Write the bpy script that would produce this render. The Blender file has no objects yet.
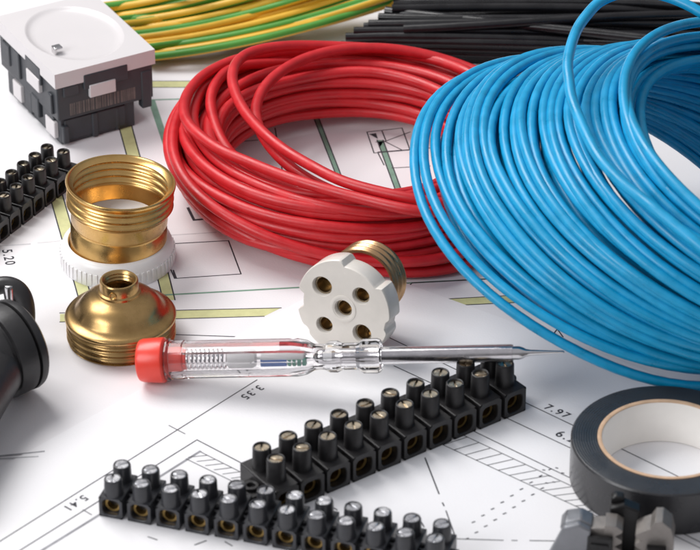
import bpy, bmesh, math, random
from mathutils import Vector, Matrix, noise
random.seed(7)
C = bpy.context.scene.collection
PI = math.pi
R = math.radians
S = 0.001                                   # everything below is written in millimetres

# ------------------------------------------------------------------ camera, world, lamps
D, TH, F = 1066.667, R(32), 3200.0             # distance, pitch, focal length in photo pixels (700 wide)
CAM = Vector((0, -D * math.cos(TH), D * math.sin(TH)))
FW = Vector((0, math.cos(TH), -math.sin(TH)))
UP = Vector((0, math.sin(TH), math.cos(TH)))
cam = bpy.data.cameras.new('camera')
cam.lens = 36 * F / 700
cam.sensor_width = 36
cam.clip_start = 0.01
cam.clip_end = 50
cam.dof.use_dof = True
cam.dof.focus_distance = 1.06
cam.dof.aperture_fstop = 28
co = bpy.data.objects.new('camera', cam)
C.objects.link(co)
co.location = CAM * S
co.rotation_euler = (PI / 2 - TH, 0, 0)
bpy.context.scene.camera = co

sc = bpy.context.scene
sc.view_settings.view_transform = 'Standard'
sc.view_settings.look = 'None'
sc.view_settings.exposure = 0.0
sc.view_settings.gamma = 1.0
sc.cycles.max_bounces = 14
sc.cycles.transmission_bounces = 12
sc.cycles.transparent_max_bounces = 12
sc.cycles.use_denoising = True
sc.cycles.sample_clamp_indirect = 6

w = bpy.data.worlds.new('World')
sc.world = w
w.use_nodes = True
nt = w.node_tree
tc = nt.nodes.new('ShaderNodeTexCoord')
sp = nt.nodes.new('ShaderNodeSeparateXYZ')
cr = nt.nodes.new('ShaderNodeValToRGB')
cr.color_ramp.elements[0].position = 0.0
cr.color_ramp.elements[0].color = (0.16, 0.16, 0.17, 1)
cr.color_ramp.elements[1].position = 0.75
cr.color_ramp.elements[1].color = (0.95, 0.95, 1.0, 1)
nt.links.new(tc.outputs['Generated'], sp.inputs[0])
nt.links.new(sp.outputs['Z'], cr.inputs[0])
nt.links.new(cr.outputs[0], nt.nodes['Background'].inputs[0])
nt.nodes['Background'].inputs[1].default_value = 0.45


def area(name, loc, target, size, power, col=(1, 1, 1), sy=None):
    l = bpy.data.lights.new(name, 'AREA')
    l.shape = 'RECTANGLE' if sy else 'SQUARE'
    l.size = size
    if sy:
        l.size_y = sy
    l.energy = power
    l.color = col
    o = bpy.data.objects.new(name, l)
    C.objects.link(o)
    o.location = loc
    o.rotation_euler = (Vector(target) - Vector(loc)).to_track_quat('-Z', 'Y').to_euler()
    return o


area('softbox_main', (-0.55, 0.45, 0.95), (0, 0.02, 0), 0.80, 13.2, (1.0, 0.985, 0.97), 0.55)
area('softbox_side', (-0.75, -0.55, 0.55), (0, 0, 0.02), 0.5, 5.5, (0.97, 0.98, 1.0))


# ------------------------------------------------------------------ geometry helpers
def at(px, py, z=0.0):
    """point in mm on the level z seen at a photo pixel"""
    d = FW + Vector((1, 0, 0)) * ((px - 350) / F) + UP * ((275 - py) / F)
    return CAM + d * ((z - CAM.z) / d.z)


class MB:
    """collects shapes into one mesh"""

    def __init__(self):
        self.v, self.f, self.m = [], [], []

    def add(self, vs, fs, mi=0, M=None):
        o = len(self.v)
        for p in vs:
            p = Vector(p)
            self.v.append(M @ p if M else p)
        for i, q in enumerate(fs):
            self.f.append([o + k for k in q])
            self.m.append(mi[i] if isinstance(mi, (list, tuple)) else mi)
        return self

    def box(self, x0, x1, y0, y1, z0, z1, M=None, mi=0):
        vs = [(x, y, z) for z in (z0, z1) for y in (y0, y1) for x in (x0, x1)]
        return self.add(vs, [(0, 2, 3, 1), (4, 5, 7, 6), (0, 1, 5, 4), (1, 3, 7, 5), (3, 2, 6, 7), (2, 0, 4, 6)], mi, M)

    def lathe(self, prof, n=48, M=None, closed=False, mi=0):
        """prof: list of (r, z); r = 0 closes to the axis"""
        vs, idx = [], []
        for r, z in prof:
            if r < 1e-6:
                idx.append([len(vs)] * n)
                vs.append((0, 0, z))
            else:
                idx.append(list(range(len(vs), len(vs) + n)))
                vs += [(r * math.cos(2 * PI * k / n), r * math.sin(2 * PI * k / n), z) for k in range(n)]
        fs = []
        m = len(prof)
        for i in range(m if closed else m - 1):
            a, b = idx[i], idx[(i + 1) % m]
            for k in range(n):
                q = [a[k], a[(k + 1) % n], b[(k + 1) % n], b[k]]
                q2 = []
                for t in q:
                    if t not in q2:
                        q2.append(t)
                if len(q2) > 2:
                    fs.append(q2)
        return self.add(vs, fs, mi, M)

    def prism(self, out, z0, z1, M=None, mi=0):
        n = len(out)
        vs = [(x, y, z0) for x, y in out] + [(x, y, z1) for x, y in out]
        fs = [list(range(n))[::-1], list(range(n, 2 * n))] + [(k, (k + 1) % n, n + (k + 1) % n, n + k) for k in range(n)]
        return self.add(vs, fs, mi, M)

    def tube(self, pts, r, n=10, closed=False, stripe=None, twist=0.0, M=None):
        """round wire along pts; stripe(k) gives a material index per side"""
        pts = [Vector(p) for p in pts]
        m = len(pts)
        T = []
        for i in range(m):
            a = pts[(i - 1) % m] if (closed or i > 0) else pts[i]
            b = pts[(i + 1) % m] if (closed or i < m - 1) else pts[i]
            T.append((b - a).normalized())
        N = T[0].orthogonal().normalized()
        vs = []
        for i in range(m):
            N = (N - T[i] * N.dot(T[i])).normalized()
            B = T[i].cross(N)
            rr = r(i / (m - 1)) if callable(r) else r
            for k in range(n):
                a = 2 * PI * k / n + twist * i
                vs.append(pts[i] + (N * math.cos(a) + B * math.sin(a)) * rr)
        fs, mi = [], []
        for i in range(m if closed else m - 1):
            j = (i + 1) % m
            for k in range(n):
                fs.append((i * n + k, i * n + (k + 1) % n, j * n + (k + 1) % n, j * n + k))
                mi.append(stripe(k) if stripe else 0)
        if not closed:
            fs.append(list(range(n))[::-1])
            fs.append([(m - 1) * n + k for k in range(n)])
            mi += [0, 0]
        return self.add(vs, fs, mi, M)


def obj(name, mb, mats, parent=None, smooth=40, bevel=0.0, seg=2):
    me = bpy.data.meshes.new(name)
    me.from_pydata([tuple(p * S) for p in mb.v], [], mb.f)
    if not isinstance(mats, (list, tuple)):
        mats = [mats]
    for m in mats:
        me.materials.append(m)
    me.polygons.foreach_set('material_index', mb.m)
    bm = bmesh.new()
    bm.from_mesh(me)
    bmesh.ops.recalc_face_normals(bm, faces=bm.faces)
    bm.to_mesh(me)
    bm.free()
    if smooth:
        me.polygons.foreach_set('use_smooth', [True] * len(me.polygons))
        me.set_sharp_from_angle(angle=R(smooth))
    me.update()
    o = bpy.data.objects.new(name, me)
    C.objects.link(o)
    if parent:
        o.parent = parent
    if bevel:
        b = o.modifiers.new('bevel', 'BEVEL')
        b.width = bevel * S
        b.segments = seg
        b.limit_method = 'ANGLE'
        b.angle_limit = R(38)
        b.harden_normals = False
    return o


def tag(o, label=None, cat=None, group=None, kind=None):
    if label:
        o['label'] = label
    if cat:
        o['category'] = cat
    if group:
        o['group'] = group
    if kind:
        o['kind'] = kind
    return o


def thing(name, label, cat, loc=(0, 0, 0), rot=(0, 0, 0), group=None):
    o = bpy.data.objects.new(name, None)
    o.empty_display_size = 0.01
    C.objects.link(o)
    o.location = Vector(loc) * S
    o.rotation_euler = rot
    return tag(o, label, cat, group)


def copy_tree(o, parent):
    c = o.copy()
    C.objects.link(c)
    c.parent = parent
    for ch in list(o.children):
        copy_tree(ch, c)
    return c


# ------------------------------------------------------------------ materials
def mat(name, col, rough=0.5, metal=0.0, var=0.0, vscale=60.0, bump=0.0, bscale=400.0, spec=0.5, rvar=0.0, col2=None,
        trans=0.0, ior=1.5, sss=0.0, coat=0.0):
    m = bpy.data.materials.new(name)
    m.use_nodes = True
    t = m.node_tree
    b = t.nodes['Principled BSDF']
    b.inputs['Base Color'].default_value = (*col, 1)
    b.inputs['Roughness'].default_value = rough
    b.inputs['Metallic'].default_value = metal
    b.inputs['Specular IOR Level'].default_value = spec
    b.inputs['IOR'].default_value = ior
    b.inputs['Transmission Weight'].default_value = trans
    b.inputs['Coat Weight'].default_value = coat
    if sss:
        b.inputs['Subsurface Weight'].default_value = sss
        b.inputs['Subsurface Radius'].default_value = (0.002, 0.0018, 0.0015)
        b.inputs['Subsurface Scale'].default_value = 0.6
    tcn = t.nodes.new('ShaderNodeTexCoord')
    if var or col2 or rvar:
        n = t.nodes.new('ShaderNodeTexNoise')
        n.inputs['Scale'].default_value = vscale
        n.inputs['Detail'].default_value = 5
        n.inputs['Roughness'].default_value = 0.6
        t.links.new(tcn.outputs['Object'], n.inputs['Vector'])
        if var or col2:
            r = t.nodes.new('ShaderNodeValToRGB')
            r.color_ramp.elements[0].position = 0.34
            r.color_ramp.elements[1].position = 0.68
            c2 = col2 or tuple(min(1, c * (1 + var)) for c in col)
            c1 = col if col2 else tuple(c * (1 - var) for c in col)
            r.color_ramp.elements[0].color = (*c1, 1)
            r.color_ramp.elements[1].color = (*c2, 1)
            t.links.new(n.outputs['Fac'], r.inputs[0])
            t.links.new(r.outputs[0], b.inputs['Base Color'])
        if rvar:
            mr = t.nodes.new('ShaderNodeMapRange')
            mr.inputs['From Min'].default_value = 0.3
            mr.inputs['From Max'].default_value = 0.7
            mr.inputs['To Min'].default_value = max(0.03, rough - rvar)
            mr.inputs['To Max'].default_value = rough + rvar
            t.links.new(n.outputs['Fac'], mr.inputs['Value'])
            t.links.new(mr.outputs[0], b.inputs['Roughness'])
    if bump:
        n2 = t.nodes.new('ShaderNodeTexNoise')
        n2.inputs['Scale'].default_value = bscale
        n2.inputs['Detail'].default_value = 4
        t.links.new(tcn.outputs['Object'], n2.inputs['Vector'])
        bp = t.nodes.new('ShaderNodeBump')
        bp.inputs['Strength'].default_value = bump
        bp.inputs['Distance'].default_value = 0.0006
        t.links.new(n2.outputs['Fac'], bp.inputs['Height'])
        t.links.new(bp.outputs['Normal'], b.inputs['Normal'])
    return m


M_table = mat('table_white', (0.78, 0.78, 0.79), 0.6, var=0.03, vscale=12)
M_paper = mat('paper', (0.79, 0.775, 0.79), 0.75, var=0.012, vscale=25, bump=0.10, bscale=1500, spec=0.25)
M_paper2 = mat('paper_bright', (0.825, 0.815, 0.83), 0.7, var=0.012, vscale=25, bump=0.10, bscale=1500, spec=0.25)
M_ink = mat('ink_black', (0.035, 0.035, 0.045), 0.6, var=0.3, vscale=300)
M_inkg = mat('ink_grey', (0.26, 0.26, 0.28), 0.6, var=0.2, vscale=300)
M_inkf = mat('ink_faint', (0.58, 0.57, 0.59), 0.6, var=0.1, vscale=300)
M_green = mat('ink_green', (0.19, 0.33, 0.25), 0.6, var=0.15, vscale=200)
M_yellow = mat('ink_olive', (0.60, 0.60, 0.30), 0.6, var=0.1, vscale=200)
M_red = mat('red_pvc', (0.57, 0.014, 0.020), 0.40, var=0.10, vscale=160, rvar=0.12, bump=0.05, bscale=500)
M_blue = mat('blue_pvc', (0.003, 0.31, 0.58), 0.36, var=0.12, vscale=150, rvar=0.12, bump=0.05, bscale=500)
M_black = mat('black_pvc', (0.006, 0.0055, 0.007), 0.30, var=0.2, vscale=80, rvar=0.08, bump=0.05, spec=0.45)
M_yw = mat('yellow_pvc', (0.72, 0.42, 0.035), 0.40, var=0.08, vscale=80, rvar=0.06)
M_gw = mat('green_pvc', (0.07, 0.28, 0.035), 0.40, var=0.1, vscale=80, rvar=0.06)
M_brass = mat('brass', (0.74, 0.48, 0.19), 0.28, 1.0, rvar=0.05, vscale=90, col2=(0.58, 0.35, 0.12), bump=0.015, bscale=600)
M_brassd = mat('brass_dull', (0.56, 0.36, 0.155), 0.29, 1.0, rvar=0.08, vscale=110, col2=(0.36, 0.23, 0.09), bump=0.02, bscale=600)
M_bronze = mat('bronze_ring', (0.60, 0.38, 0.21), 0.30, 1.0, rvar=0.08, vscale=200, col2=(0.45, 0.28, 0.15), bump=0.06)
M_dscrew = mat('shaded_brass', (0.30, 0.24, 0.16), 0.38, 1.0, rvar=0.1, vscale=300, bump=0.1)  # brass toned dark to stand in for shade inside the holder holes
M_clamp = mat('clamp_dull_brass', (0.42, 0.28, 0.10), 0.40, 1.0, rvar=0.1, vscale=300, bump=0.1)
M_steel = mat('steel', (0.66, 0.65, 0.66), 0.20, 1.0, rvar=0.08, vscale=200, bump=0.04)
M_screw = mat('screw_zinc', (0.78, 0.78, 0.80), 0.26, 1.0, rvar=0.1, vscale=400, bump=0.1, bscale=900)
M_screwb = mat('screw_brassy', (0.66, 0.56, 0.42), 0.28, 1.0, rvar=0.1, vscale=400, bump=0.1, bscale=900)
M_block = mat('black_polyamide', (0.017, 0.016, 0.017), 0.42, var=0.25, vscale=160, rvar=0.1, bump=0.12, bscale=700)
M_block2 = mat('grey_polyamide', (0.034, 0.035, 0.040), 0.34, var=0.2, vscale=160, rvar=0.08, bump=0.10, bscale=700)
M_hole = mat('dark_recess', (0.006, 0.005, 0.005), 0.6, var=0.2)
M_ceram = mat('porcelain', (0.76, 0.715, 0.655), 0.24, var=0.04, vscale=120, bump=0.05, bscale=500, rvar=0.05)
M_whitep = mat('white_plastic', (0.80, 0.79, 0.79), 0.30, var=0.015, vscale=90, bump=0.03, sss=0.15)
M_plate = mat('plate_white', (0.66, 0.63, 0.635), 0.28, var=0.012, vscale=60, bump=0.02)
M_sock = mat('socket_body_grey', (0.040, 0.044, 0.052), 0.45, var=0.15, vscale=120, rvar=0.08, bump=0.08, bscale=600)
M_print = mat('barcode_print', (0.16, 0.14, 0.13), 0.6, var=0.2, vscale=300)
M_rubber = mat('black_rubber', (0.022, 0.021, 0.022), 0.40, var=0.25, vscale=70, rvar=0.1, bump=0.12, bscale=500)
M_tape = mat('tape_vinyl', (0.032, 0.032, 0.035), 0.28, var=0.2, vscale=60, rvar=0.08, bump=0.05, bscale=300)
M_card = mat('cardboard', (0.60, 0.40, 0.26), 0.8, var=0.12, vscale=300, bump=0.2, bscale=900)
M_cardin = mat('cardboard_lining', (0.87, 0.84, 0.80), 0.6, var=0.02, vscale=100)
M_cap = mat('red_cap', (0.78, 0.055, 0.035), 0.30, var=0.05, vscale=100, rvar=0.05, sss=0.1)
M_clear = mat('clear_plastic', (0.985, 0.975, 0.985), 0.03, trans=1.0, ior=1.46, bump=0.02, bscale=200)
M_neon = mat('neon_lamp_white', (0.80, 0.79, 0.78), 0.3, var=0.03)
M_res = mat('resistor_blue', (0.035, 0.13, 0.42), 0.35, var=0.1)
M_resg = mat('resistor_green', (0.06, 0.28, 0.20), 0.4, var=0.1)
M_jaw = mat('jaw_grey', (0.20, 0.205, 0.22), 0.34, 0.5, var=0.15, vscale=90, rvar=0.1, bump=0.08, bscale=400)
M_jawl = mat('jaw_bare_steel', (0.23, 0.21, 0.195), 0.42, 0.5, var=0.15, vscale=120, rvar=0.1, bump=0.15, bscale=500)
M_jawd = mat('jaw_black', (0.014, 0.0135, 0.014), 0.42, 0.3, var=0.2, vscale=90, rvar=0.1, bump=0.1, bscale=400)

# tape side faces get fine concentric winding lines
_t = M_tape.node_tree
_b = _t.nodes['Principled BSDF']
_tc = _t.nodes.new('ShaderNodeTexCoord')
_wv = _t.nodes.new('ShaderNodeTexWave')
_wv.wave_type = 'RINGS'
_wv.rings_direction = 'Z'
_wv.inputs['Scale'].default_value = 420
_wv.inputs['Distortion'].default_value = 1.2
_bp = _t.nodes.new('ShaderNodeBump')
_bp.inputs['Strength'].default_value = 0.22
_bp.inputs['Distance'].default_value = 0.0003
_t.links.new(_tc.outputs['Object'], _wv.inputs['Vector'])
_t.links.new(_wv.outputs['Fac'], _bp.inputs['Height'])
_t.links.new(_bp.outputs['Normal'], _b.inputs['Normal'])

# ------------------------------------------------------------------ table and drawings
b = MB()
b.box(-900, 900, -700, 1500, -30, -0.6)
tag(obj('table', b, M_table), kind='structure')

ZL, ZU = 0.0, 0.30                           # top levels of the lower and the upper sheet
b = MB()
b.box(-330, 330, -330, 420, -0.5, ZL)
lower = tag(obj('drawing_sheet', b, M_paper), 'large paper floor plan with green and olive wall bands lying under everything', 'paper sheet')
apex = at(360.7, 267.6)
eL = (at(45, 443) - at(270, 318)).normalized()
eR = (at(464, 305) - at(406, 284)).normalized()
q = [apex, apex + eL * 420, apex + eL * 420 + eR * 420, apex + eR * 420]
b = MB()
b.prism([(p.x, p.y) for p in q], 0.06, ZU)
upper = tag(obj('drawing_sheet', b, M_paper2), 'brighter paper floor plan with hatched walls and dimension numbers, laid on the larger sheet', 'paper sheet')


class Ink:
    def __init__(self, z):
        self.z, self.mb, self.k = z, MB(), 0

    def line(self, pts, wd=0.4):
        """one ink stroke along photo-traced ground points"""
        g = [at(x, y, self.z) for x, y in pts]
        for a, c in zip(g, g[1:]):
            d = c - a
            d.z = 0
            if d.length < 1e-6:
                continue
            d.normalize()
            n = Vector((-d.y, d.x, 0)) * wd / 2
            e = d * wd * 0.4
            self.k += 1
            z = self.z + 0.03 + 0.002 * (self.k % 9)
            self.mb.add([(p.x, p.y, z) for p in (a - e - n, c + e - n, c + e + n, a - e + n)], [(0, 1, 2, 3)])
        return self

    def fill(self, pts, dz=0.0):
        g = [at(x, y, self.z) for x, y in pts]
        self.mb.add([(p.x, p.y, self.z + 0.02 + dz) for p in g], [tuple(range(len(g)))])
        return self

    def done(self, name, m, parent):
        o = obj(name, self.mb, m, parent, smooth=0)
        return o


# lower sheet
k = Ink(ZL)
k.fill([(113, 105), (126, 105), (141, 160), (160, 240), (175, 300), (163, 300), (148, 240), (128, 160)])
k.fill([(48, 190), (61, 190), (77, 245), (92, 300), (79, 300), (63, 243)])
k.fill([(125, 81), (200, 81), (200, 87), (125, 87)])
k.fill([(60, 314), (281, 308), (264, 316.4), (60, 322)])
k.fill([(447, 299), (700, 285), (700, 294), (464, 305)])
k.done('olive_marking', M_yellow, lower)
k = Ink(ZL)
k.line([(147, 100), (215, 98)], 0.9).fill([(148, 100), (155, 100), (175, 160), (168, 160)])
k.fill([(313, 116), (318, 116), (343, 180), (338, 180)]).fill([(377, 140), (383, 140), (405, 200), (399, 200)])
k.line([(130, 297), (299, 287.5), (345, 285)], 0.9)
k.line([(380, 284.6), (560, 275)], 0.8)
k.done('green_marking', M_green, lower)
k = Ink(ZL)
for a in ([(113, 105), (128, 160), (148, 240), (163, 300)], [(126, 105), (141, 160), (160, 240), (175, 300)],
          [(48, 190), (63, 243), (79, 300)], [(61, 190), (77, 245), (92, 300)],
          [(125, 81), (200, 81)], [(125, 87.3), (200, 87.3)],
          [(60, 313), (281, 308)], [(60, 322), (264, 316.4)], [(447, 299), (700, 285)], [(464, 305), (700, 294)],
          [(167, 244), (228.5, 240.7), (241, 274), (174.6, 278.5), (171, 270)],
          [(188, 208), (194, 220), (206, 219)], [(313, 116), (338, 180)], [(318, 116), (343, 180)], [(377, 140), (399, 200)],
          [(383, 140), (405, 200)], [(275, 128), (282, 169), (288, 190)], [(234, 142), (258, 140)], [(290, 166), (296, 176)],
          [(367, 132), (402, 128), (410, 150), (374, 153), (367, 132)], [(382, 131), (386, 141), (376, 142)],
          [(386, 141), (410, 132)], [(384, 141), (402, 150)], [(378, 152), (430, 148)], [(392, 168), (430, 166)],
          [(378, 153), (384, 165)], [(545, 312), (575, 305)], [(552, 322), (563, 337)], [(562, 323), (552, 336)], [(522, 332), (545, 329)],
          [(174, 334.6), (300, 339)], [(408, 215), (430, 213)], [(395, 300), (412, 283)]):
    k.line(a, 0.45)
k.line([(188, 208), (194, 220), (206, 219)], 1.0)
k.line([(412, 283), (530, 277)], 0.55)
k.fill([(369, 134), (376, 133), (378, 139)]).fill([(377, 142), (384, 141), (380, 147)])
k.fill([(172.5, 270), (174, 270), (177, 278), (174, 278)])
k.done('line_marking', M_ink, lower)
k = Ink(ZL)
k.line([(0, 246), (30, 244)], 0.6).line([(38, 243), (60, 241)], 0.5)
k.line([(160, 235.8), (216, 232.4)], 0.5)
k.line([(12, 491), (22, 488), (27, 494)], 0.5)
k.done('faint_marking', M_inkf, lower)

# upper sheet
k = Ink(ZU)
k.line([(-20, 554), (257, 380)]).line([(169, 425.6), (185, 434)], 0.35)
k.line([(0, 563), (197, 440), (262, 474)], 0.42)
k.line([(83, 510), (91.5, 515)], 0.35)
k.line([(372, 329.5), (572, 425), (720, 497)], 0.38)
k.line([(394, 366), (500, 415), (568, 447), (640, 481)], 0.38)
k.line([(455, 423), (471, 430), (574, 480), (720, 552)], 0.38)
k.line([(452, 430), (569, 485), (640, 519), (720, 558)], 0.32).line([(430, 438), (443, 445), (577, 507), (720, 574)], 0.32)
for i in range(-1, 17):
    x0, y0, x1, y1 = 443 + 11.0 * i, 445 + 5.1 * i, 466.5 + 11.6 * i, 437.5 + 5.5 * i
    k.line([(x0, y0), (x1, y1)], 0.32)
k.line([(425, 458), (439, 494)], 0.45).line([(442.5, 503), (444, 506)], 0.45).line([(446, 511), (456, 539), (503, 540.5)], 0.38)
k.line([(512, 540.6), (517, 540.7)], 0.4).line([(530, 540.8), (560, 541.2)], 0.4)
k.line([(326, 504), (337, 510)], 0.45).line([(350, 516), (364, 525)], 0.45).line([(417, 515), (424, 527)], 0.45)
k.line([(195, 545), (206, 541)], 0.5).line([(148, 537), (157, 540)], 0.4)
k.line([(225, 542), (232, 546)], 0.4)
for i in range(7):
    k.line([(188.5 + 8.6 * i, 457.4 + 4.2 * i), (207 + 8.3 * i, 455.5 + 4.1 * i)], 0.32)
k.line([(200.5, 452), (262, 483)], 0.32).line([(186, 459), (250, 490)], 0.32)
for i in range(9):
    x, y = 549 - 9.6 * i, 470 + 6.6 * i
    k.line([(x, y), (x + 2.4, y - 1.0)], 0.5)
    x, y = 541 - 9.4 * i, 489 + 6.3 * i
    k.line([(x, y), (x + 2.4, y - 1.0)], 0.5)
for x, y in ((543, 470), (549, 476), (556, 468), (562, 473), (553, 482), (546, 483)):
    k.line([(x, y), (x + 1.6, y + 0.4)], 0.5)
k.done('line_marking', M_ink, upper)
k = Ink(ZU)
k.line([(25, 561), (93, 519), (200, 451.5)], 0.9)
k.line([(-10, 457.0), (44, 451.5)], 0.6).line([(-10, 459.2), (38, 456.7)], 0.4)
k.done('grey_marking', M_inkg, upper)


def text(s, px, py, dx, dy, size, z, parent, m=M_ink):
    """printed figures: starts at a ground point and runs towards a second one"""
    cu = bpy.data.curves.new('figures', 'FONT')
    cu.body = s
    cu.size = size * S
    cu.space_character = 1.25
    cu.offset = 0.00007
    o = bpy.data.objects.new('tmp', cu)
    C.objects.link(o)
    bpy.context.view_layer.update()
    me = bpy.data.meshes.new_from_object(o.evaluated_get(bpy.context.evaluated_depsgraph_get()))
    bpy.data.objects.remove(o)
    me.materials.clear()
    me.materials.append(m)
    o = bpy.data.objects.new('printed_number', me)
    C.objects.link(o)
    a, c = at(px, py, z), at(px + dx, py + dy, z)
    o.location = Vector((a.x, a.y, z + 0.06)) * S
    o.rotation_euler = (0, 0, math.atan2(c.y - a.y, c.x - a.x))
    o.parent = parent


text('7.97', 543, 408, 24, 11, 4.3, ZU, upper)
text('6.25', 554, 435, 24, 11, 4.8, ZU, upper)
text('3.35', 258.5, 385, -24, 15, 4.2, ZU, upper)
text('5.41', 83, 495, -24, 15, 4.2, ZU, upper)
text('5.20', 2, 250, 4, 16, 4.8, ZL, lower)


# ------------------------------------------------------------------ coils of wire
def frame(el, az):
    n = Vector((math.sin(el) * math.cos(az), math.sin(el) * math.sin(az), math.cos(el)))
    a = Vector((0, 1, 0)).cross(n).normalized()
    return a, n.cross(a)


def circle(c, el, az, r, n=120, wob=0.0, seed=0):
    a, e = frame(el, az)
    out = []
    for i in range(n):
        t = 2 * PI * i / n
        p = Vector(c) + (a * math.cos(t) + e * math.sin(t)) * r
        if wob:
            p += noise.noise_vector(Vector((math.cos(t) * 1.3 + seed * 7.1, math.sin(t) * 1.3, seed * 3.3))) * wob
        out.append(p)
    return out


def smooth_keys(keys, x):
    i = min(int(x), len(keys) - 2)
    f = x - i
    f = f * f * (3 - 2 * f)
    return [p + (q2 - p) * f for p, q2 in zip(keys[i], keys[i + 1])]


def winding(keys, wob, seed, per=72):
    """one continuous wire; keys: per turn (cx, cy, cz, el, az, r)"""
    pts = []
    n = (len(keys) - 1) * per
    for i in range(n + 1):
        x = i / per
        cx, cy, cz, el, az, r = smooth_keys(keys, min(x, len(keys) - 1.0001))
        a, e = frame(el, az)
        t = 2 * PI * x
        p = Vector((cx, cy, cz)) + (a * math.cos(t) + e * math.sin(t)) * r
        p += noise.noise_vector(Vector((math.cos(t) * 1.2 + int(x) * 0.37, math.sin(t) * 1.2, seed + x * 0.8))) * wob
        pts.append(p)
    return pts


# red coil
red = thing('wire_coil', 'coil of red insulated wire with loose loops crossing its open middle', 'wire coil', (-3, 69, 0), group='coils of insulated wire')
rc = Vector((-3, 69, 0))
rk = []
for col, (cx0, cy0, r_, n_) in enumerate(((1.5, 61.5, 62.0, 5), (0.8, 60.2, 57.6, 6), (0.0, 57.6, 51.6, 6), (-0.6, 54.6, 45.0, 6))):
    zs = [2.1 + (1.9 if col % 2 else 0) + 3.75 * j for j in range(n_)]
    if col % 2:
        zs.reverse()
    for z_ in zs:
        low = max(0, 1 - z_ / 12)
        rk.append((cx0 + random.uniform(-0.9, 0.9) + 2.0 * low * (col == 0), cy0 + random.uniform(-0.9, 0.9) - 1.5 * low * (col == 0), z_ + random.uniform(-0.2, 0.4) + 1.4, random.uniform(0.025, 0.042),
                   random.uniform(0.5, 0.9), r_ + random.uniform(-0.6, 0.6)))
b = MB()
pts = winding(rk, 1.7, 3.1)
pts = [Vector((p.x, p.y, max(p.z, 2.0))) - rc for p in pts]
b.tube(pts, 1.95, 10)
obj('coiled_wire', b, M_red, red, smooth=80)
for i, (c, el, az, r_) in enumerate((((18.9, 60.0, 22.5), 0.15, -0.331, 51.8),)):
    b = MB()
    b.tube([p - rc for p in circle(c, el, az, r_, 140, 1.2, i + 3)], 1.95, 12, closed=True)
    obj('loose_loop', b, M_red, red, smooth=80)


def spline(pts, per=14):
    pts = [Vector(p) for p in pts]
    ext = [pts[0] * 2 - pts[1]] + pts + [pts[-1] * 2 - pts[-2]]
    out = []
    for i in range(1, len(ext) - 2):
        p0, p1, p2, p3 = ext[i - 1:i + 3]
        for j in range(per):
            t = j / per
            out.append(0.5 * ((2 * p1) + (p2 - p0) * t + (2 * p0 - 5 * p1 + 4 * p2 - p3) * t * t + (3 * p1 - p0 - 3 * p2 + p3) * t ** 3))
    out.append(pts[-1])
    return out


for run in ([(500, 90, 12), (450, 62, 19), (390, 50, 24.5), (330, 46, 28), (285, 46, 31), (252, 52, 33), (236, 64, 34), (233, 84, 34), (246, 113, 33.5), (274, 142, 33), (310, 165, 32), (351, 184, 31.5), (415, 199, 31), (470, 205, 28), (510, 196, 24)],
            [(350, 50, 20), (262, 54, 26), (212, 70, 29), (187, 95, 30), (187, 121, 30.5), (214, 146, 30.5), (251, 163, 30), (296, 180, 30), (351, 196, 29.5), (419, 211, 29), (465, 208, 26), (500, 190, 22)],
            [(300, 62, 20), (240, 66, 26), (217, 82, 28), (211, 108, 27), (226, 147, 24), (258, 174, 19), (305, 195, 14), (350, 203, 9), (400, 203, 5)],
            [(300, 52, 18), (240, 62, 22), (198, 88, 24), (176, 122, 24), (175, 158, 23), (198, 194, 20), (245, 226, 16), (300, 248, 12), (360, 260, 9), (430, 260, 8), (490, 243, 8)],
            [(330, 50, 16), (262, 56, 20), (206, 82, 21), (174, 118, 20), (171, 160, 17), (204, 208, 12), (262, 243, 8), (330, 264, 5), (396, 272, 3), (450, 268, 3), (500, 250, 3)],
            [(280, 52, 20), (215, 80, 25), (196, 102, 26), (196, 132, 25.5), (222, 165, 25), (270, 190, 24.5), (330, 207, 24.5), (400, 213, 23), (460, 205, 20), (500, 188, 16)]):
    b = MB()
    b.tube([at(*q3) - rc for q3 in spline(run)], 1.9, 12)
    obj('loose_loop', b, M_red, red, smooth=80)

# blue coil: the turns lie fanned out, each a little further right and higher than the one below
blue = thing('wire_coil', 'large coil of bright blue insulated wire with its turns fanned out like a spring', 'wire coil', (120, -14, 0), group='coils of insulated wire')
bc = Vector((120, -14, 0))
A0 = (90.2, -11.8, 29.8, 0.363, -0.55, 74.9)
A1 = (156.6, -29.9, 54.7, 0.339, -0.095, 74.0)
AR = (84.3, -14.6, 29.2, 0.408, -0.355, 62.7)
NT = 23
bk = []
for i in range(NT + 1):
    t = i / NT
    v = [p + (q2 - p) * t for p, q2 in zip(A0, A1)]
    if i > 1:
        v[0] += random.uniform(-0.6, 0.6)
        v[1] += random.uniform(-0.8, 0.8) + 3.0 * (1 - t) ** 2
        v[2] += random.uniform(-0.4, 0.6) + 1.6 * (1 - t)
        v[3] += random.uniform(-0.025, 0.025)
        v[4] += random.uniform(-0.08, 0.08)
        v[5] += random.uniform(-1.2, 0.8) - 1.6 * (1 - t)
    bk.append(v)
bk[1][1] += 1.0
bk[1][0] -= 1.0
b = MB()
b.tube([p - bc for p in winding(bk, 1.6, 9.7, 80)], 1.66, 10)
bk2 = []
for i in range(24):
    t = (i - 0.6) / 24 + 0.03
    v = [p + (q2 - p) * t for p, q2 in zip(AR, A1)]
    v[0] += random.uniform(-1.5, 1.5)
    v[1] += random.uniform(-1.5, 1.5)
    v[2] += 1.0 + random.uniform(-0.8, 0.8)
    v[3] += random.uniform(-0.05, 0.05)
    v[5] -= 3.0 + 5.5 * t + random.uniform(-1, 1)
    bk2.append(v)
b.tube([p - bc for p in winding(bk2, 1.8, 21.3, 72)], 1.7, 10)
bk3 = []
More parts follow.
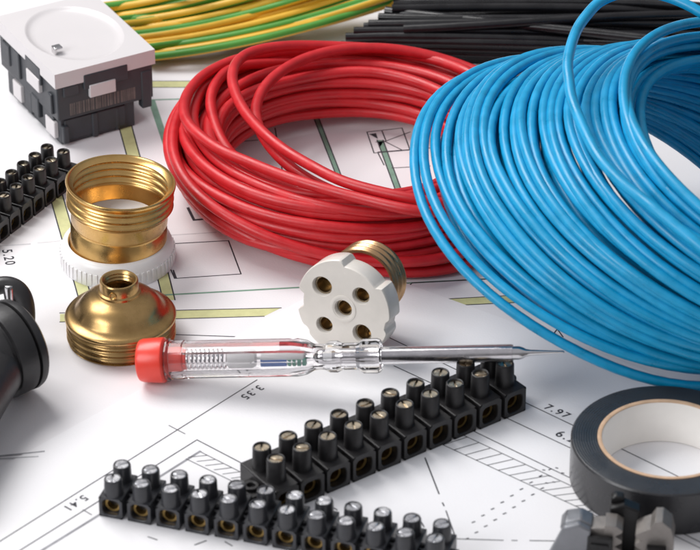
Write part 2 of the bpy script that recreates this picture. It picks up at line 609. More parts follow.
for i in range(20):
    t = i / 20
    v = [p + (q2 - p) * t for p, q2 in zip(A0, A1)]
    v[0] += 2.5 + random.uniform(-1.2, 1.2)
    v[1] += random.uniform(-1.2, 1.2)
    v[2] -= 1.0
    v[3] += random.uniform(-0.03, 0.03)
    v[5] -= 6.5 + random.uniform(-0.8, 0.8)
    bk3.append(v)
b.tube([p - bc for p in winding(bk3, 1.2, 41.9, 64)], 1.66, 10)
obj('coiled_wire', b, M_blue, blue, smooth=80)
b = MB()
b.tube([at(*q3) - bc for q3 in spline([(770, 95, 74), (738, 40, 86), (700, 12, 92), (668, -3, 94), (634, -9, 94), (603, 0, 93), (586, 16, 91), (575, 34, 89), (568, 60, 87), (569, 80, 85), (574, 105, 82.5),
                                        (595, 151, 79), (618, 179, 76.5), (640, 197, 75), (656, 210, 74), (677, 227, 72), (700, 246, 69.5), (740, 279, 64)])], 1.75, 12)
obj('loose_loop', b, M_blue, blue, smooth=80)
b = MB()
b.tube([p - bc for p in circle((156.6, -29.5, 57.2), 0.345, -0.09, 74.4, 160, 0.6, 8)], 1.75, 12, closed=True)
obj('loose_loop', b, M_blue, blue, smooth=80)
b = MB()
b.tube([p - bc for p in circle((150.5, -27.0, 57.5), 0.40, -0.30, 70.5, 160, 1.5, 12)], 1.7, 12, closed=True)
obj('loose_loop', b, M_blue, blue, smooth=80)
b = MB()
b.tube([p - bc for p in circle((143.0, -26.0, 52.5), 0.30, 0.10, 72.5, 160, 1.5, 17)], 1.7, 12, closed=True)
obj('loose_loop', b, M_blue, blue, smooth=80)


# black bundle at the back
def bez(p, n=40):
    out = []
    m = len(p) - 1
    for i in range(n + 1):
        t = i / n
        q = [Vector(v) for v in p]
        while len(q) > 1:
            q = [a.lerp(c, t) for a, c in zip(q, q[1:])]
        out.append(q[0])
    return out


blk = thing('wire_bundle', 'bundle of black insulated wires stretched across the back, behind the blue coil', 'wire bundle', (80, 175, 0), group='bundles of insulated wire')
o0 = Vector((80, 175, 0))
rows = [(348, 47, 3, 720, 66, 3), (350, 42, 6, 720, 60, 9), (347, 38, 10, 720, 52, 13), (356, 33, 13, 720, 44, 17), (350, 44, 4, 720, 62, 5),
        (352, 30, 15, 720, 34, 20), (360, 24, 17, 720, 27, 22), (375, 17, 18, 720, 20, 24), (349, 46, 6, 720, 58, 6), (353, 36, 11, 720, 46, 16), (370, 20, 16, 720, 30, 19), (358, 30, 9, 720, 38, 24), (398, 2, 20, 720, 8, 22), (351, 48, 2.2, 720, 70, 2.2), (385, 10, 18, 720, 12, 25), (392, 4, 18, 720, 40, 26),
        (400, -4, 16, 720, 2, 26), (410, 22, 19, 720, 8, 27), (352, 40, 8, 720, 56, 8), (365, 28, 12, 720, 22, 18), (400, 8, 14, 720, 16, 20)]
for i, (x0, y0, z0, x1, y1, z1) in enumerate(rows):
    a, c = at(x0 - 6, y0 + 7, z0), at(x1, y1 + 7, z1)
    d = c - a
    side = Vector((-d.y, d.x, 0)).normalized()
    m1 = a + d * 0.33 + side * random.uniform(-6, 3) + Vector((0, 0, random.uniform(0, 4)))
    m2 = a + d * 0.66 + side * random.uniform(-6, 3) + Vector((0, 0, random.uniform(0, 4)))
    b = MB()
    b.tube([p - o0 for p in bez([a, m1, m2, c])], random.uniform(1.6, 2.0), 10)
    obj('insulated_wire', b, M_black, blk, smooth=60)

# yellow and green earth wires
yg = thing('wire_bundle', 'fanned bundle of yellow wires with green stripes behind the white wall socket', 'wire bundle', (-45, 185, 0), group='bundles of insulated wire')
o0 = Vector((-45, 185, 0))
rows = []
for i in range(34):
    t = i / 33
    x0, y0 = 145 - 62 * t + random.uniform(-3, 3), 57.5 - 50 * t
    sl = 0.25 - 0.05 * t + random.uniform(-0.012, 0.012)
    x1 = x0 + (y0 + 14) / sl
    rows.append((x0, y0, 2.2 + random.uniform(0, 7) * (0.4 + t), (x0 + x1) / 2, (y0 - 14) / 2 + 10.5 - 7 * t, 5 + random.uniform(0, 6), x1, -14, 12 + random.uniform(0, 10)))
for i, (x0, y0, z0, xm, ym, zm, x1, y1, z1) in enumerate(rows):
    a, mm, c = at(x0, y0, z0), at(xm, ym, zm), at(x1, y1, z1)
    ctrl = mm * 2 - (a + c) * 0.5
    ph = (0, 5, 9, 3, 7, 1, 10, 4, 8)[i % 9]
    b = MB()
    b.tube([p - o0 for p in bez([a, ctrl, c])], 1.55, 12, stripe=lambda k, ph=ph: 1 if (k + ph) % 12 < 5 else 0, twist=random.uniform(-0.003, 0.003))
    obj('insulated_wire', b, [M_yw, M_gw], yg, smooth=60)


# ------------------------------------------------------------------ terminal strips
def screw_mesh(r):
    b = MB()
    b.lathe([(0, -1.6), (r, -1.6), (r, -0.35), (0, -0.35)], 20)
    for s in (0, PI):
        out = []
        for j in range(11):
            t = s + PI * j / 10
            out.append((r * 0.97 * math.cos(t), r * 0.97 * math.sin(t) + (0.25 if s == 0 else -0.25)))
        b.prism(out, -0.4, 0.25)
    return b


def block_mesh(wd, dep, h, hole, pr, ph, off, round_front=False):
    """one way of the strip: housing with a cable entry at each end and two screw chimneys"""
    b = MB()
    # housing with a real recess front and back
    t = (wd - hole) / 2
    z0, z1 = t * 0.9, t * 0.9 + hole
    x = wd / 2
    hx = hole / 2
    y = dep / 2
    n = 12
    for s in (-1, 1):
        ring_o, ring_i = [], []
        for j in range(n * 2):
            a = 2 * PI * (j + 0.5) / (n * 2)
            ca, sa = math.cos(a), math.sin(a)
            kx = 1 / max(abs(ca), abs(sa))
            ring_o.append((x * max(-1, min(1, ca * kx)), s * y, h / 2 + h / 2 * max(-1, min(1, sa * kx))))
            p = 4.0
            kk = 1 / (abs(ca) ** p + abs(sa) ** p) ** (1 / p)
            ring_i.append((hx * ca * kk, s * y, (z0 + z1) / 2 + hx * sa * kk))
        back = [(p[0], s * (y - dep * 0.30), p[2]) for p in ring_i]
        m = n * 2
        b.add(ring_o + ring_i + back, [(j, (j + 1) % m, m + (j + 1) % m, m + j) for j in range(m)] +
              [(m + j, m + (j + 1) % m, 2 * m + (j + 1) % m, 2 * m + j) for j in range(m)] + [tuple(range(2 * m, 3 * m))])
    b.add([(-x, -y, 0), (x, -y, 0), (x, y, 0), (-x, y, 0), (-x, -y, h), (x, -y, h), (x, y, h), (-x, y, h)],
          [(0, 3, 2, 1), (4, 5, 6, 7), (1, 2, 6, 5), (3, 0, 4, 7)])
    for s in (-1, 1):
        M = Matrix.Translation((0, s * off, 0))
        b.lathe([(pr * 1.12, h - 0.3), (pr * 1.03, h + 0.7), (pr * 0.98, h + ph - 0.5), (pr * 0.92, h + ph - 0.1), (pr * 0.86, h + ph),
                 (pr * 0.74, h + ph), (pr * 0.74, h + ph - 1.9), (0, h + ph - 1.9)], 26, M)
    return b


def strip(label, n, pitch, wd, dep, h, hole, pr, ph, off, loc, rz, mb_mat, sc_mat, web_h, seat, clamp_mat, end_web=True):
    st = thing('terminal_strip', label, 'terminal strip', loc, (0, 0, rz), 'screw terminal strips')
    bl = obj('terminal_block', block_mesh(wd, dep, h, hole, pr, ph, off), mb_mat, st, 35, bevel=0.28)
    for s in (-1, 1):
        sw = obj('screw', screw_mesh(pr * 0.72), sc_mat, bl, 30, bevel=0.12, seg=1)
        sw.location = Vector((0, s * off, h + ph - seat)) * S
        sw.rotation_euler = (0, 0, random.uniform(0, PI))
        b = MB()
        ro, ri = hole * 0.47, hole * 0.33
        Mx = Matrix.Translation((0, s * dep * 0.265, (wd - hole) / 2 * 0.9 + hole / 2)) @ Matrix.Rotation(PI / 2, 4, 'X')
        b.lathe([(ri, -dep * 0.09), (ro, -dep * 0.09), (ro, dep * 0.09), (ri, dep * 0.09)], 20, Mx, closed=True)
        obj('brass_clamp', b, clamp_mat, bl, 35)
    for i in range(1, n):
        c = copy_tree(bl, st)
        c.location = Vector((pitch * i, random.uniform(-0.1, 0.1) + 0.5 * math.sin(PI * i / (n - 1)), 0)) * S
        c.rotation_euler = (0, 0, random.uniform(-0.015, 0.015))
        for ch in c.children:
            if ch.name.startswith('screw'):
                ch.rotation_euler.z = random.uniform(0, PI)
                ch.rotation_euler.x = random.uniform(-0.05, 0.05)
                ch.rotation_euler.y = random.uniform(-0.05, 0.05)
                ch.location.z += random.uniform(-0.25, 0.15) * S
    b = MB()
    for i in range(-1, n):
        x0 = pitch * i + wd / 2 - 0.2
        x1 = pitch * (i + 1) - wd / 2 + 0.2
        if i == -1:
            if not end_web:
                continue
            x0 = -pitch * 0.95
        b.box(x0, x1, -dep * 0.24, dep * 0.24, 0.4, web_h)
        b.lathe([(dep * 0.13, web_h - 0.2), (dep * 0.13, web_h + 1.1), (dep * 0.07, web_h + 1.1), (dep * 0.07, web_h - 0.2)], 16,
                Matrix.Translation(((x0 + x1) / 2, 0, 0)))
    obj('connecting_web', b, mb_mat, st, 35, bevel=0.2)
    return st


def strip_pose(p0, p1, z, n, off):
    """ground pose from the near-row chimney tops at the two ends"""
    a, c = at(*p0, z), at(*p1, z)
    d = c - a
    rz = math.atan2(d.y, d.x)
    nrm = Vector((-math.sin(rz), math.cos(rz), 0))
    o = a + nrm * off
    return (o.x, o.y, ZU + 0.1), rz, d.length / (n - 1)


H2, P2 = 8.9, 7.6
loc, rz, pt = strip_pose((276, 459), (505, 364), H2 + P2, 10, 3.7)
strip('black screw terminal strip with brassy screws, in the middle under the screwdriver tip', 10, pt, pt - 1.2, 18.5, H2, 6.0, 2.9, P2, 3.7,
      loc, rz, M_block, M_screwb, 6.2, 0.75, M_clamp)
H1, P1 = 7.0, 5.5
loc, rz, pt = strip_pose((113, 479), (435, 539), H1 + P1, 12, 3.7)
strip('dark grey screw terminal strip with shiny zinc screws, nearest in front', 12, pt, pt - 1.7, 13.5, H1, 5.3, 2.75, P1, 3.7,
      loc, rz, M_block2, M_screw, 4.6, 0.35, M_clamp, False)
H3, P3 = 7.4, 5.6
loc, rz, pt = strip_pose((5.5, 195), (63, 151), H3 + P3, 6, 3.4)
loc = (loc[0] - 3 * pt * math.cos(rz), loc[1] - 3 * pt * math.sin(rz), ZL + 0.1)
strip('black screw terminal strip cut off at the picture edge below the wall socket', 9, pt, pt - 0.9, 15.0, H3, 4.4, 2.3, P3, 3.4,
      loc, rz, M_block, M_screwb, 5.2, 1.1, M_clamp)


# ------------------------------------------------------------------ brass lamp holder parts
def thread(r, z0, z1, n, amp):
    out = []
    for i in range(n * 8 + 1):
        t = i / (n * 8)
        out.append((r + amp * math.cos(2 * PI * n * t - PI), z0 + (z1 - z0) * t))
    return out


p = at(115.5, 258.5, 0)
lh = thing('lamp_holder_sleeve', 'open brass threaded lamp holder sleeve standing in a white ribbed plastic ring', 'lamp holder', (p.x + 0.8, p.y - 0.5, 0))
b = MB()
prof = [(16.1, 3.0), (16.1, 13.0), (15.4, 13.8), (15.4, 14.8), (16.1, 15.6), (16.2, 19.6), (16.5, 20.2), (16.9, 20.6)]
prof += thread(17.3, 20.8, 28.9, 3, 0.58)
prof += [(18.2, 29.2), (18.35, 29.9), (18.1, 30.3), (17.6, 30.3), (17.3, 29.8)]
prof += [(r - 1.0, z) for r, z in thread(17.3, 28.9, 20.8, 3, 0.58)]
prof += [(15.9, 20.4), (15.4, 19.6), (15.4, 15.6), (14.8, 14.8), (14.8, 13.8), (15.4, 13.0), (15.4, 3.0)]
b.lathe(prof, 96, closed=True)
sl_ = obj('brass_sleeve', b, M_brass, lh, 50)
sl_.rotation_euler = (0, R(4.0), 0)
b = MB()
b.lathe([(19.2, 0.0), (19.3, 0.5), (18.9, 5.6), (18.2, 7.6), (17.3, 8.3), (16.4, 8.3), (16.2, 7.6), (16.2, 1.0), (15.0, 0.9), (15.0, 0.0)], 96, closed=True)
for i in range(60):
    a = 2 * PI * i / 60
    b.box(18.3, 19.42, -0.45, 0.45, 0.5, 5.0, Matrix.Rotation(a, 4, 'Z'))
b.lathe([(0, 15.0), (14.3, 15.0), (14.6, 14.5), (14.6, 0.6), (0, 0.6)], 64)
obj('ribbed_ring', b, M_whitep, lh, 40)

p = at(121.5, 337, 0)
cp = thing('domed_lamp_holder', 'domed brass lamp holder cap with threaded rim and a hollow nipple on top', 'lamp holder cap', (p.x, p.y, 0.05))
b = MB()
prof = [(16.2, 0.0), (17.2, 0.0)] + thread(17.15, 0.4, 7.0, 3, 0.5) + [(17.2, 7.3), (17.9, 7.9), (18.0, 8.6), (17.6, 9.2), (16.6, 9.5), (15.4, 10.0), (14.4, 11.0), (13.4, 12.6),
         (11.8, 14.4), (9.6, 15.7), (7.9, 16.4), (7.3, 16.9), (6.9, 17.2), (6.9, 18.0), (6.3, 18.4), (6.2, 21.6), (5.9, 22.0), (5.4, 22.0), (5.1, 21.7)]
for i in range(3):
    prof += [(4.7, 21.2 - 1.2 * i), (5.1, 20.6 - 1.2 * i)]
prof += [(4.8, 17), (4.8, 15.0), (9, 14.2), (12.5, 11.5), (14.5, 9.0), (16.2, 7.0)]
b.lathe(prof, 96, closed=True)
obj('brass_dome', b, M_brassd, cp, 42)
b = MB()
Mx = Matrix.Rotation(R(-105), 4, 'Z') @ Matrix.Translation((6.0, 0, 19.4)) @ Matrix.Rotation(PI / 2, 4, 'Y')
b.lathe([(0, 0.5), (0.7, 0.5), (0.95, 0.75), (1.25, 0.75), (1.3, 0.2)], 20, Mx)
obj('grub_screw', b, M_brass, cp, 40)

# porcelain holder leaning on its threaded ring
yaw = R(27)
p = at(343, 310, 16.4)
ph_ = thing('porcelain_lamp_holder', 'white porcelain lamp holder insert with five holes and a bronze threaded ring behind', 'lamp holder', (p.x, p.y, ZU + 0.1))
zc = 16.4
# local frame: disc axis along +Y (towards the back) then yawed
BASE = Matrix.Translation((0, 0, zc)) @ Matrix.Rotation(-yaw, 4, 'Z') @ Matrix.Rotation(R(-8), 4, 'X') @ Matrix.Rotation(-PI / 2, 4, 'X')
# in this frame x = right, y = down (image), z = away from viewer
RD = 16.3


def disc_outline(n=160):
    out = []
    for i in range(n):
        a = 2 * PI * i / n
        r_ = RD
        for c_, hw, dp in ((R(-68), R(30), 1.9), (R(178), R(14), 2.2), (R(8), R(10), 1.3), (R(62), R(9), 1.0), (R(140), R(8), 0.8)):
            d = abs((a - c_ + PI) % (2 * PI) - PI)
            if d < hw:
                r_ -= dp * min(1, (hw - d) / R(5)) ** 1.5
        out.append((r_ * math.cos(a), r_ * math.sin(a)))
    return out


holes = [(0, 0, 3.2), (-7.9, -5.8, 3.6), (5.9, -6.1, 3.1), (-6.2, 7.4, 3.0), (7.2, 6.8, 3.4)]
bm = bmesh.new()
out = disc_outline()
ov = [bm.verts.new((x, y, 0)) for x, y in out]
edges = [bm.edges.new((ov[i], ov[(i + 1) % len(ov)])) for i in range(len(ov))]
hv = []
for hx, hy, hr in holes:
    ring = [bm.verts.new((hx + hr * math.cos(2 * PI * j / 28), hy + hr * 0.95 * math.sin(2 * PI * j / 28), 0)) for j in range(28)]
    hv.append(ring)
    edges += [bm.edges.new((ring[j], ring[(j + 1) % 28])) for j in range(28)]
bmesh.ops.triangle_fill(bm, use_beauty=True, use_dissolve=False, edges=edges)
bm.verts.index_update()
b = MB()
b.add([v.co.copy() for v in bm.verts], [[v.index for v in f_.verts] for f_ in bm.faces])
n_ = len(out)
# rounded rim, wall and back
levels = [(1.0, 0.0), (1.012, 0.25), (1.018, 0.9), (1.018, 7.0), (0.97, 8.5)]
vs = []
for s_, z_ in levels:
    vs += [(x * s_, y * s_, z_) for x, y in out]
fs = []
for l_ in range(len(levels) - 1):
    for i in range(n_):
        fs.append((l_ * n_ + i, l_ * n_ + (i + 1) % n_, (l_ + 1) * n_ + (i + 1) % n_, (l_ + 1) * n_ + i))
fs.append([(len(levels) - 1) * n_ + i for i in range(n_)])
b.add(vs, fs)
for ring in hv:
    r0 = [v.co.copy() for v in ring]
    cen = sum(r0, Vector()) / len(r0)
    r1 = [cen + (q_ - cen) * 0.92 + Vector((0, 0, 0.4)) for q_ in r0]
    r2 = [cen + (q_ - cen) * 0.88 + Vector((0, 0, 7.0)) for q_ in r0]
    b.add(r0 + r1 + r2, [(j, (j + 1) % 28, 28 + (j + 1) % 28, 28 + j) for j in range(28)] +
          [(28 + j, 28 + (j + 1) % 28, 56 + (j + 1) % 28, 56 + j) for j in range(28)] + [list(range(56, 84))])
bm.free()
b.v = [BASE @ v for v in b.v]
dsc = obj('porcelain_disc', b, M_ceram, ph_, 35)
# faint raised ring round the middle hole
b = MB()
b.lathe([(4.6, 0.1), (4.6, -0.18), (4.0, -0.30), (3.5, -0.18), (3.5, 0.1)], 48, BASE)
obj('centre_collar', b, M_ceram, ph_, 60)
for j, (hx, hy, hr) in enumerate(holes):
    b = MB()
    Mx = BASE @ Matrix.Translation((hx, hy, 6.2)) @ Matrix.Rotation(PI, 4, 'X') @ Matrix.Rotation(random.uniform(0, PI), 4, 'Z')
    b.add([v for v in screw_mesh(hr * 0.80).v], screw_mesh(hr * 0.80).f, 0, Mx)
    obj('contact_screw', b, M_brassd, ph_, 30)
    b = MB()
    b.lathe([(hr * 0.72, 1.6), (hr * 0.86, 1.6), (hr * 0.86, 6.9), (hr * 0.72, 6.9)], 24, BASE @ Matrix.Translation((hx, hy, 0)), closed=True)
    obj('shade_lining', b, M_dscrew, ph_, 30)  # added brass lining, its dark colour paints the shade on the hole walls
b = MB()
ring_M = BASE @ Matrix.Translation((0.9, -4.9, 11.5))
prof = thread(11.7, 0, 8.5, 3, 0.45) + [(11.3, 8.6), (10.9, 8.4)] + [(r - 0.9, z) for r, z in thread(11.7, 8.5, 0, 3, 0.45)] + [(10.9, -0.2), (11.3, -0.3)]
b.lathe(prof, 72, ring_M, closed=True)
obj('threaded_ring', b, M_bronze, ph_, 50)
b = MB()
for a in (R(35), R(145), R(90)):
    Mx = BASE @ Matrix.Translation((0.9, -4.9, 0)) @ Matrix.Rotation(a, 4, 'Z')
    b.box(9.6, 10.6, -2.2, 2.2, 7.0, 16.0, Mx)
obj('ring_bracket', b, M_bronze, ph_, 35)

# ------------------------------------------------------------------ screwdriver
A, T = at(139, 360.5, 7.3 + ZU), at(566, 352, 22.6)
dv = T - A
L = dv.length
q_ = dv.to_track_quat('X', 'Z')
sd = thing('voltage_tester', 'voltage tester screwdriver with clear handle and red cap resting on the terminal strip', 'screwdriver', A, q_.to_euler())
kx = L / 140.0
X = Matrix.Scale(kx, 4, (1, 0, 0)) @ Matrix.Rotation(PI / 2, 4, 'Y')     # lathe axis -> local x


def hexlathe(mb, prof, n, M):
    mb.lathe(prof, n, M)


b = MB()
b.lathe([(0, 0), (5.6, 0.0), (6.5, 0.5), (6.9, 1.6), (7.25, 7.5), (7.2, 8.6), (6.5, 9.2), (5.0, 9.3), (5.0, 10.3), (3.7, 10.6), (3.7, 14.6), (2.8, 15.2), (2.8, 16.2), (0, 16.2)], 40, X)
obj('red_cap', b, M_cap, sd, 30, bevel=0.2)
b = MB()
prof = [(5.2, 9.5), (6.9, 9.5), (6.9, 10.4), (6.2, 10.8), (6.2, 15.0), (6.0, 15.4), (6.0, 47.0), (6.0, 53.0), (5.4, 56.0), (4.1, 58.5), (4.0, 61.5), (4.9, 63.5), (5.0, 66.0),
        (4.2, 67.5), (4.2, 72.5), (5.4, 74.5), (5.5, 79.0), (5.0, 80.2), (2.6, 80.4),
        (2.55, 66.0), (3.3, 60.0), (3.4, 54.0), (4.0, 50.0), (4.05, 16.4), (4.6, 10.0), (5.2, 9.8)]
b.lathe(prof, 10, X, closed=True)
obj('clear_handle', b, M_clear, sd, 25, bevel=0.35)
b = MB()
pts = []
for i in range(9 * 20 + 1):
    a = 2 * PI * i / 20
    pts.append(((16.2 + 13.0 * i / 180) * kx, 2.5 * math.cos(a), 2.5 * math.sin(a)))
b.tube(pts, 0.35, 6)
obj('spring', b, M_steel, sd, 60)
b = MB()
b.lathe([(0, 29.4), (1.4, 29.4), (2.6, 30.2), (2.7, 31), (2.7, 38), (2.1, 39.2), (0.5, 39.5), (0.45, 41.5), (0, 41.5)], 20, X)
obj('neon_lamp', b, M_neon, sd, 40)
b = MB()
b.lathe([(0, 41.2), (1.9, 41.2), (2.0, 42), (2.0, 54.2), (1.6, 54.8), (0, 54.8)], 20, X)
rs = obj('resistor', b, M_neon, sd, 40)
b = MB()
b.box(41.0 * kx, 49.5 * kx, -2.35, -1.2, -1.25, 0.35)
obj('colour_band', b, M_res, rs, 30)
b = MB()
for i in range(4):
    b.box((49.9 + 1.5 * i) * kx, (50.9 + 1.5 * i) * kx, -2.3, -1.2, -1.25, 0.35)
obj('colour_band', b, M_resg, rs, 30)
b = MB()
b.lathe([(0, 54.6), (0.6, 54.6), (0.6, 58), (1.9, 59.5), (2.1, 60.5), (2.1, 125.0), (1.75, 126.2), (1.2, 127.2), (0.95, 128.5), (0.6, 135), (0.4, 139.2), (0, 139.6)], 24, X)
obj('steel_shank', b, M_steel, sd, 35)
b = MB()
b.lathe([(2.14, 80.6), (2.75, 80.6), (2.8, 81.5), (2.75, 122.4), (2.6, 123), (2.14, 123)], 24, X, closed=True)
obj('clear_sleeve', b, M_clear, sd, 40)

# ------------------------------------------------------------------ roll of tape
p = at(667, 440, 14.5)
tp = thing('tape_roll', 'roll of black insulating tape on a cardboard core', 'tape roll', (p.x, p.y, ZU + 0.05))
b = MB()
b.lathe([(20.9, 0.0), (28.4, 0.0), (28.8, 0.5), (28.85, 14.0), (28.5, 14.5), (27.4, 14.65), (24, 14.5), (20.9, 14.6)], 128, closed=True)
obj('vinyl_tape', b, M_tape, tp, 35)
b = MB()
b.lathe([(19.6, 0.0), (20.85, 0.0), (20.85, 14.8), (20.2, 14.9), (19.6, 14.7)], 128, closed=True)
cor = obj('cardboard_core', b, M_card, tp, 40)
b = MB()
b.lathe([(19.45, 0.1), (19.58, 0.1), (19.58, 14.4), (19.45, 14.4)], 128, closed=True)
obj('core_lining', b, M_cardin, tp, 40)

# ------------------------------------------------------------------ wall socket insert
ZP = 30.0
a, c, e = at(54.5, 75, ZP), at(157.6, 52, ZP), at(97, 4, ZP)
fx, fy = c - a, e - c
rz = math.atan2(fx.y, fx.x) + R(3.5)
ws = thing('wall_socket', 'white square wall socket insert on a dark grey body, standing on its terminals', 'wall socket', (a.x, a.y, 0), (0, 0, rz))
SW = fx.length
SD = fy.length * 1.15
cx_, cy_ = SW / 2, SD / 2
# face plate with a round recess
bm = bmesh.new()
nr = 72
inner = [bm.verts.new((cx_ + SW * 0.43 * math.cos(2 * PI * i / nr), cy_ + SD * 0.43 * math.sin(2 * PI * i / nr), ZP)) for i in range(nr)]
outer = [bm.verts.new(q2) for q2 in ((0, 0, ZP), (SW, 0, ZP), (SW, SD, ZP), (0, SD, ZP))]
ed = [bm.edges.new((inner[i], inner[(i + 1) % nr])) for i in range(nr)] + [bm.edges.new((outer[i], outer[(i + 1) % 4])) for i in range(4)]
bmesh.ops.triangle_fill(bm, use_beauty=True, use_dissolve=False, edges=ed)
bm.verts.index_update()
b = MB()
b.add([v.co.copy() for v in bm.verts], [[v.index for v in f_.verts] for f_ in bm.faces])
iv = [v.co.copy() for v in inner]
bm.free()
cc = Vector((cx_, cy_, 0))
dish = [(1.0, 0.0), (0.985, 0.06), (0.955, 0.35), (0.92, 0.75), (0.87, 1.0), (0.78, 1.15)]
vs = [Vector((cc.x + (v.x - cc.x) * k_, cc.y + (v.y - cc.y) * k_, ZP - d_)) for k_, d_ in dish for v in iv]
fs = []
for l_ in range(len(dish) - 1):
    fs += [(l_ * nr + i, l_ * nr + (i + 1) % nr, (l_ + 1) * nr + (i + 1) % nr, (l_ + 1) * nr + i) for i in range(nr)]
fs.append([(len(dish) - 1) * nr + i for i in range(nr)])
b.add(vs, fs)
b.add([(0, 0, ZP), (SW, 0, ZP), (SW, SD, ZP), (0, SD, ZP), (0, 0, ZP - 5.8), (SW, 0, ZP - 5.8), (SW, SD, ZP - 5.8), (0, SD, ZP - 5.8)],
      [(0, 1, 5, 4), (1, 2, 6, 5), (2, 3, 7, 6), (3, 0, 4, 7), (4, 5, 6, 7)])
obj('face_plate', b, M_plate, ws, 35)
b = MB()
b.box(7.2, 8.2, cy_ - 10.4, cy_ - 7.2, ZP - 1.9, ZP + 1.4)
b.box(7.2, 10.4, cy_ - 10.4, cy_ - 7.2, ZP + 0.7, ZP + 1.5)
ec = obj('earth_clip', b, M_steel, ws, 30, bevel=0.3)
ec.rotation_euler = (0, 0, 0)
# body
b = MB()
b.box(0.8, SW - 0.8, 0.8, SD - 0.8, 10.5, 25.2)
b.box(SW * 0.28, SW * 0.72, -0.3, 2.0, 21.0, 27.0)
b.box(SW * 0.86, SW - 1.6, 0.4, 4.0, 7.0, 22.0)
b.box(-0.2, 1.6, SD * 0.25, SD * 0.5, 19.5, 26.6)
b.box(-0.2, 1.6, SD * 0.08, SD * 0.14, 12, 20)
b.box(2.2, SW * 0.80, 2.2, SD - 3.0, 0.0, 10.7)
b.box(3.6, SW * 0.70, 1.5, 3.0, 1.5, 10.0)
b.box(SW * 0.36, SW * 0.42, 1.0, 3.0, 0.4, 10.0)
b.box(1.2, 3.0, SD * 0.12, SD * 0.3, 2.0, 12.0)
b.box(1.4, 3.4, SD * 0.5, SD * 0.62, 1.0, 12.0)
b.box(-0.1, 1.4, SD * 0.62, SD * 0.72, 13, 24)
b.box(0.2, 1.6, SD * 0.80, SD * 0.92, 14, 22.5)
b.box(SW * 0.08, SW * 0.24, 0.1, 2.0, 19.8, 24.0)
b.box(SW * 0.60, SW * 0.64, 1.4, 3.0, 0.6, 9.6)
b.box(SW * 0.06, SW * 0.12, 0.2, 2.6, 1.0, 8.0)
b.box(0.4, 3.0, SD * 0.34, SD * 0.46, 4.0, 12.0)
obj('socket_body', b, M_sock, ws, 30, bevel=0.45)
b = MB()
b.box(SW * 0.33, SW * 0.59, -0.8, 0.9, 17.6, 22.6)
obj('locking_tab', b, M_plate, ws, 30, bevel=0.3)
b = MB()
b.box(-0.7, 1.0, SD * 0.26, SD * 0.47, 16.5, 21.8)
obj('locking_tab', b, M_plate, ws, 30, bevel=0.3)
b = MB()
b.box(0.7, 2.6, SD * 0.09, SD * 0.24, 1.8, 8.2)
obj('terminal_button', b, M_plate, ws, 30, bevel=0.3)
b = MB()
b.box(0.9, 2.9, SD * 0.66, SD * 0.8, 2.2, 9.0)
obj('terminal_button', b, M_plate, ws, 30, bevel=0.3)
b = MB()
x = SW * 0.14
while x < SW * 0.80:
    wd = random.choice((0.25, 0.4, 0.7, 0.9))
    b.add([(x, 0.74, 11.8), (x + wd, 0.74, 11.8), (x + wd, 0.74, 16.6), (x, 0.74, 16.6)], [(0, 1, 2, 3)])
    x += wd + random.choice((0.2, 0.3, 0.5))
obj('printed_bars', b, M_print, ws, 0)

# ------------------------------------------------------------------ rubber plug at the picture edge
p = at(21, 344, 15.2)
ax = Vector((-0.75, -0.66, 0.0)).normalized()
pg = thing('rubber_plug', 'black rubber plug with a hanging loop, cut off by the picture edge', 'plug', (p.x, p.y, ZU + 0.1))
Mp = Matrix.Translation((0, 0, 15.2)) @ ax.to_track_quat('Z', 'Y').to_matrix().to_4x4()
b = MB()
b.lathe([(0, -1.5), (11.0, -1.5), (13.6, -0.9), (14.7, 0.0), (15.0, 1.2), (14.9, 2.4), (13.3, 2.6), (13.3, 3.3), (14.8, 3.5), (14.9, 9.4), (14.7, 9.9), (13.0, 10.1), (12.7, 11.0),
         (13.5, 11.3), (13.3, 14.0), (12.2, 15.6), (9.0, 16.2), (0, 16.2)], 72, Mp)
obj('plug_body', b, M_rubber, pg, 32)
base = Vector((p.x, p.y, ZU + 0.1))
b = MB()
b.tube([q3 - base for q3 in bez([at(14, 344, 16), at(2, 352, 16), at(-6, 366, 15), at(-20, 392, 13), at(-48, 446, 12), at(-80, 510, 12)], 30)], lambda t: 10.6 - 2.2 * t, 40)
obj('plug_handle', b, M_rubber, pg, 50)
b = MB()
ends = [at(-22, 318, 12) - base, at(-20, 292, 17) - base, at(-8, 281, 20) - base, at(10, 279.5, 21) - base, at(24, 284, 20) - base, at(28, 297, 16) - base, at(26, 325, 7) - base]
b.tube(bez(ends, 40), 2.9, 14)
obj('hanging_loop', b, M_rubber, pg, 50)
b = MB()
e0 = at(11, 318, 8) - base
b.lathe([(0, -6), (1.9, -6), (1.9, 11.5), (1.4, 12.6), (0, 12.8)], 24, Matrix.Translation(e0))
obj('contact_pin', b, M_steel, pg, 40)

# ------------------------------------------------------------------ crimping pliers at the lower edge
p = at(622, 562, 0)
pl = thing('crimping_pliers', 'toothed steel jaws of crimping pliers in front of the tape roll', 'pliers', (p.x, p.y, ZU + 0.1), (0, 0, R(-8)))


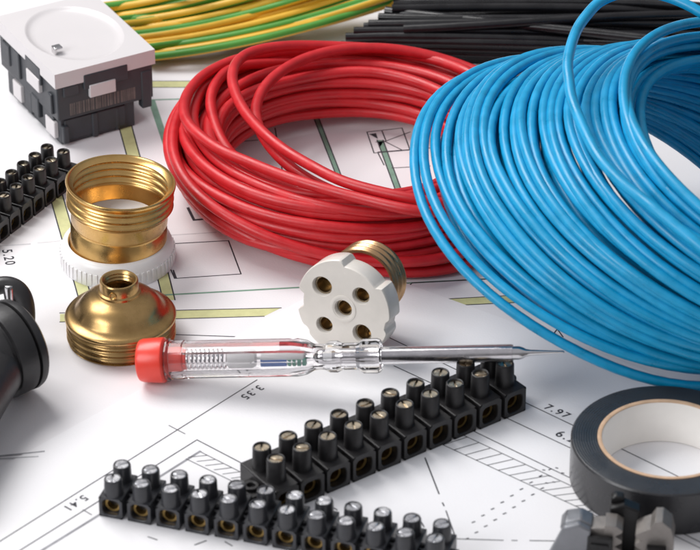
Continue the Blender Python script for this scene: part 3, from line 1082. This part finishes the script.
def toothed(x_edge, y0, y1, sgn, n, dp, back):
    """outline with teeth along one side: x_edge is the tooth side, back the other"""
    out = []
    for i in range(n):
        t0, t1, t2 = i / n, (i + 0.5) / n, (i + 0.95) / n
        for t, k_ in ((t0, 0), (t1 - 0.12 / n, 1), (t1 + 0.12 / n, 1), (t2, 0)):
            out.append((x_edge + sgn * dp * k_, y0 + (y1 - y0) * t))
    out += [(back, y1), (back, y0)]
    return out


UPR = Matrix.Rotation(PI / 2, 4, 'X')      # outline (x, z), thickness along -y
b = MB()
b.prism(toothed(-2.2, -4.0, 14.0, 1, 5, 1.9, -5.5), -4.0, 2.5, UPR)
b.prism([(-10.5, -4), (-5.0, -4), (-5.0, 12.8), (-10.5, 12.2)], -4.0, 2.2, UPR)
obj('toothed_jaw', b, M_jawl, pl, 20, bevel=0.25)
b = MB()
b.prism([(-10.2, -4), (-2.9, -4), (-2.9, 10.6), (-10.2, 10.9)], 2.6, 4.4, UPR)
b.box(-9.2, -4.0, -5.0, -4.3, 7.4, 8.6)
obj('jaw_cover', b, M_jawd, pl, 20, bevel=0.4)
b = MB()
b.prism([(-24, -4), (-17.2, 13.2), (-12.8, 14.4), (-9.3, 12.6), (-10.8, -4)], 1.5, 4.0, UPR)
b.prism([(-18.5, 11.0), (-17.0, 13.3), (-12.6, 14.5), (-9.0, 12.8), (-10.0, 8.0), (-16, 7.0)], -5.0, 1.4, UPR)
obj('jaw_arm', b, M_jaw, pl, 20, bevel=0.5)
b = MB()
b.prism([(-4.6, -3), (4.3, -3), (4.3, 14.6), (-0.5, 16.4), (-4.6, 15.2)], -9.0, -4.6, UPR)
b.prism([(-4.6, 15.0), (-0.6, 16.2), (-0.8, 17.6), (-3.2, 17.9), (-4.6, 17.0)], -10.0, -6.8, UPR)
obj('jaw_block', b, M_jawd, pl, 20, bevel=0.5)
b = MB()
b.prism(toothed(5.4, -4.0, 13.0, -1, 5, 1.9, 13.5)[:-2] + [(7.6, 14.0), (9.0, 16.6), (11.0, 16.8), (13.6, 14.6), (14.6, 10.6), (14.6, -4)], -5.0, 2.5, UPR)
obj('toothed_jaw', b, M_jawl, pl, 20, bevel=0.3)
b = MB()
b.box(6.9, 12.6, -6.0, -2.3, -3, 8.6)
obj('jaw_insert', b, M_jawd, pl, 20, bevel=0.4)
